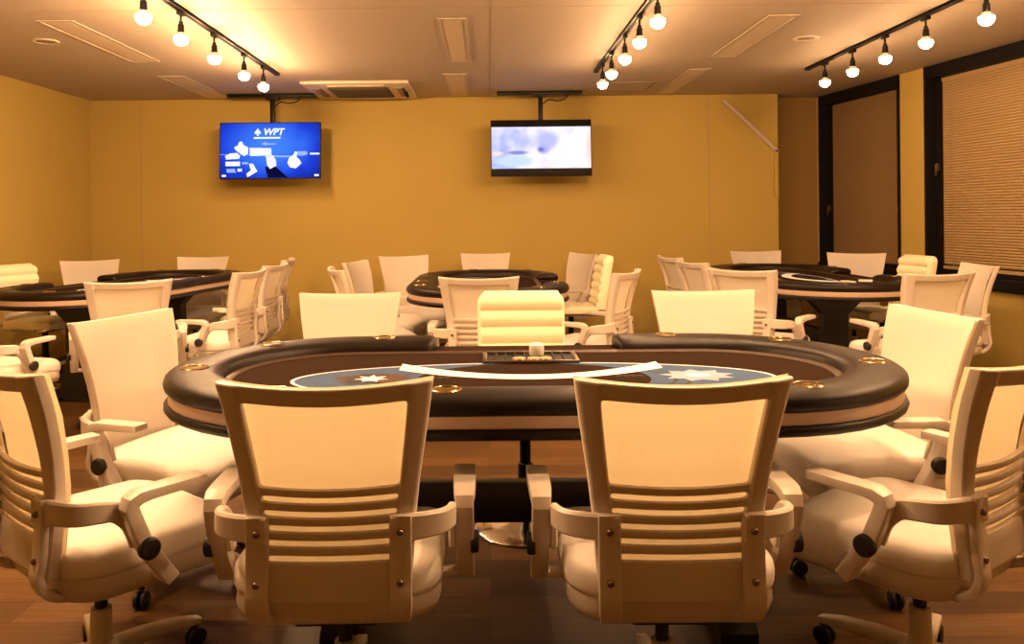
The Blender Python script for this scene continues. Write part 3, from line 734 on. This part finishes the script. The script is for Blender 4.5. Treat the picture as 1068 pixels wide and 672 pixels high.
def make_stool():
    root = empty('dealer_stool')
    b = MB(); ribs = 6; z0, z1 = .50, .915; hgt = (z1-z0)/ribs; prof = []
    for k in range(ribs):
        for q in range(6): t = q/6; prof.append((z0+hgt*(k+t), .030+.014*math.sin(PI*t)))
    prof.append((z1, .030))
    rings = []; n = len(prof)
    def hw(z): return .190 if z < .88 else .190-.020*((z-.88)/.035)**2
    for z, th in prof:
        yc = -.225-.07*(z-z0)/(z1-z0); w = hw(z); e = .014
        f = .004 if z > z1-.004 else 0
        ring = []
        for m in range(9): x = -w+e+(2*w-2*e)*m/8; ring.append((x, yc+th-f+.012*(x/.19)**2, z))
        ring += [(w-.004, yc+th*.6, z), (w, yc, z), (w-.004, yc-.024, z)]
        for m in range(9): x = w-e-(2*w-2*e)*m/8; ring.append((x, yc-.032+.012*(x/.19)**2, z))
        ring += [(-w+.004, yc-.024, z), (-w, yc, z), (-w+.004, yc+th*.6, z)]
        rings.append(ring)
    top = [(p[0]*.96, (p[1]+.295)*.5-.295, z1+.012) for p in rings[-1]]
    rings.append(top)
    b.loft(rings); b.build('backrest', M['leather'], root, smooth=50)
    b = MB(); rings = []
    for k in range(5):
        for q in range(5):
            t = q/5; y = -.19+.40*(k+t)/5; h = .012*math.sin(PI*t)
            rings.append([(-.19, y, .47), (-.195, y, .49), (-.18, y, .515+h), (0, y, .52+h), (.18, y, .515+h), (.195, y, .49), (.19, y, .47), (0, y, .455)])
    rings.append([(-.185, .215, .475), (-.19, .217, .49), (-.175, .215, .508), (0, .218, .51), (.175, .215, .508), (.19, .217, .49), (.185, .215, .475), (0, .215, .46)])
    b.loft(rings); b.build('seat', M['leather'], root, smooth=50)
    b = MB()
    for sg in (-1, 1):
        b.tube(smoothpath([(sg*.14, .05, .458), (sg*.14, -.16, .455), (sg*.14, -.245, .47), (sg*.14, -.262, .54), (sg*.14, -.275, .62)]), .011, 10)
    b.box((-.10, -.10, .435), (.10, .10, .460), .006); b.build('seat_frame', M['chrome'], root)
    b = MB(); b.lathe([(.030, .02), (.030, .26), (.022, .264), (.022, .44)], seg=20); b.build('post', M['black'], root)
    b = MB(); b.lathe([(.001, 0), (.205, 0), (.208, .006), (.200, .012), (.12, .022), (.05, .034), (.034, .040), (.001, .040)], seg=48); b.build('round_base', M['chrome'], root, smooth=50)
    return root

CH = make_chair(); ST = make_stool()
used = {'c': False, 's': False}
def put(kind, x, y, deg, label, group, mir=False):
    src = CH if kind == 'c' else ST
    o = copy_tree(src) if used[kind] else src
    used[kind] = True
    o.location = (x, y, 0); o.rotation_euler = (0, 0, R(deg-90))
    tag(o, label, 'office chair' if kind == 'c' else 'stool', group)
GF, GL, GM, GR = 'cream chairs at the front table', 'cream chairs at the left table', 'cream chairs at the middle table', 'cream chairs at the right table'
GS = 'ribbed dealer stools'
CHAIRS = [
 ('c', -.360, 1.99, 91, 'cream slotted-back office chair seen from behind, left of the two facing the front table', GF),
 ('c', .420, 1.98, 90, 'cream slotted-back office chair seen from behind, right of the two facing the front table', GF),
 ('c', -1.05, 2.17, 50, 'cream office chair cut by the lower left picture edge, armrest pivot towards the camera', GF),
 ('c', 1.135, 2.13, 126, 'cream office chair cut by the lower right picture edge, seen from its back', GF),
 ('c', -1.12, 2.88, -20, 'cream office chair with tall plain backrest at the left end of front table', GF),
 ('c', 1.345, 2.83, 186, 'cream office chair with tall plain backrest at the right end of front table', GF),
 ('c', -.64, 3.52, -90, 'cream office chair facing the camera behind the front table, left of the ribbed stool', GF),
 ('c', .99, 3.48, -90, 'cream office chair facing the camera behind the front table, right of the ribbed stool', GF),
 ('s', .145, 3.25, -90, 'ribbed cream dealer stool on a chrome disc behind the front table', GS),
 ('c', -2.16, 4.85, 114, 'cream office chair seen from behind, between the left table and tall plain left chair', GL),
 ('c', -1.84, 5.47, 173, 'first of three cream chairs along the aisle side of left table, with bare black pivot', GL),
 ('c', -1.85, 6.15, 176, 'second of three cream chairs along the aisle side of left table', GL),
 ('c', -1.95, 6.88, 186, 'farthest of three cream chairs along the aisle side of left table', GL),
 ('c', -2.63, 7.22, -90, 'cream office chair facing the camera at the far end of left table', GL),
 ('c', -3.35, 6.82, -60, 'cream office chair turned towards the left table in the left back corner', GL),
 ('s', -3.30, 6.00, -15, 'cream dealer stool at the left picture edge against the left wall', GS),
 ('c', -2.78, 4.50, 75, 'cream office chair cut by the left picture edge at near end of left table', GL),
 ('c', -.04, 4.90, 87, 'cream office chair seen from behind at the near end of the middle table', GM),
 ('c', .66, 5.14, 153, 'cream office chair seen from behind its side, right of the near end of middle table', GM),
 ('c', .66, 7.30, 202, 'plain cream office chair right of the far end of middle table', GM),
 ('s', .68, 6.60, 183, 'cream ribbed dealer stool on the right side of the middle table', GS),
 ('c', -.66, 7.06, -65, 'cream office chair left of the far end of middle table', GM),
 ('c', -.02, 7.38, -90, 'cream office chair facing the camera at the far end of middle table', GM),
 ('c', -.82, 6.36, -12, 'farther of two cream chairs leaning along the left side of the middle table', GM),
 ('c', -.82, 5.66, 20, 'nearer of two cream chairs along the left side of the middle table', GM),
 ('c', 1.77, 5.27, 45, 'cream office chair seen from behind, left of the near end of right table', GR),
 ('c', 1.75, 6.74, 9, 'farther of two cream chairs along the left side of the right table', GR),
 ('c', 1.75, 6.03, 12, 'nearer of two cream chairs along the left side of the right table', GR),
 ('c', 2.50, 7.28, -90, 'cream office chair facing the camera at the far end of right table', GR),
 ('c', 3.08, 6.78, 240, 'cream office chair in front of the narrow window, turned towards right table', GR),
 ('s', 2.98, 6.08, 185, 'rounded cream dealer stool before the bright pier between the windows', GS),
 ('c', 3.02, 5.36, 172, 'cream office chair seen edge-on in front of the wide window', GR),
 ('c', 2.55, 4.87, 103, 'cream office chair seen from behind at the near end of the right table', GR),
]
for c in CHAIRS: put(*c)

# ------------------------------------------------------------------ camera and view
cam = bpy.data.cameras.new('camera'); co = bpy.data.objects.new('camera', cam); COL.objects.link(co)
cam.sensor_width = 36; cam.lens = 36*840/1068; cam.shift_x = 26/1068; cam.shift_y = -111/1068
cam.clip_start = .05
co.location = (0, 0, CAMZ); co.rotation_euler = (PI/2, .0098, 0)
sc.camera = co
w = bpy.data.worlds.new('world'); sc.world = w; w.use_nodes = True
w.node_tree.nodes['Background'].inputs['Color'].default_value = (0.01, .008, .006, 1)
vs = sc.view_settings; vs.view_transform = 'Standard'; vs.look = 'None'; vs.gamma = 1; vs.use_curve_mapping = False; vs.exposure = 0.0
sc.cycles.use_denoising = True
sc.cycles.max_bounces = 8; sc.cycles.diffuse_bounces = 6; sc.cycles.use_light_tree = True
sc.cycles.sample_clamp_indirect = 6.0
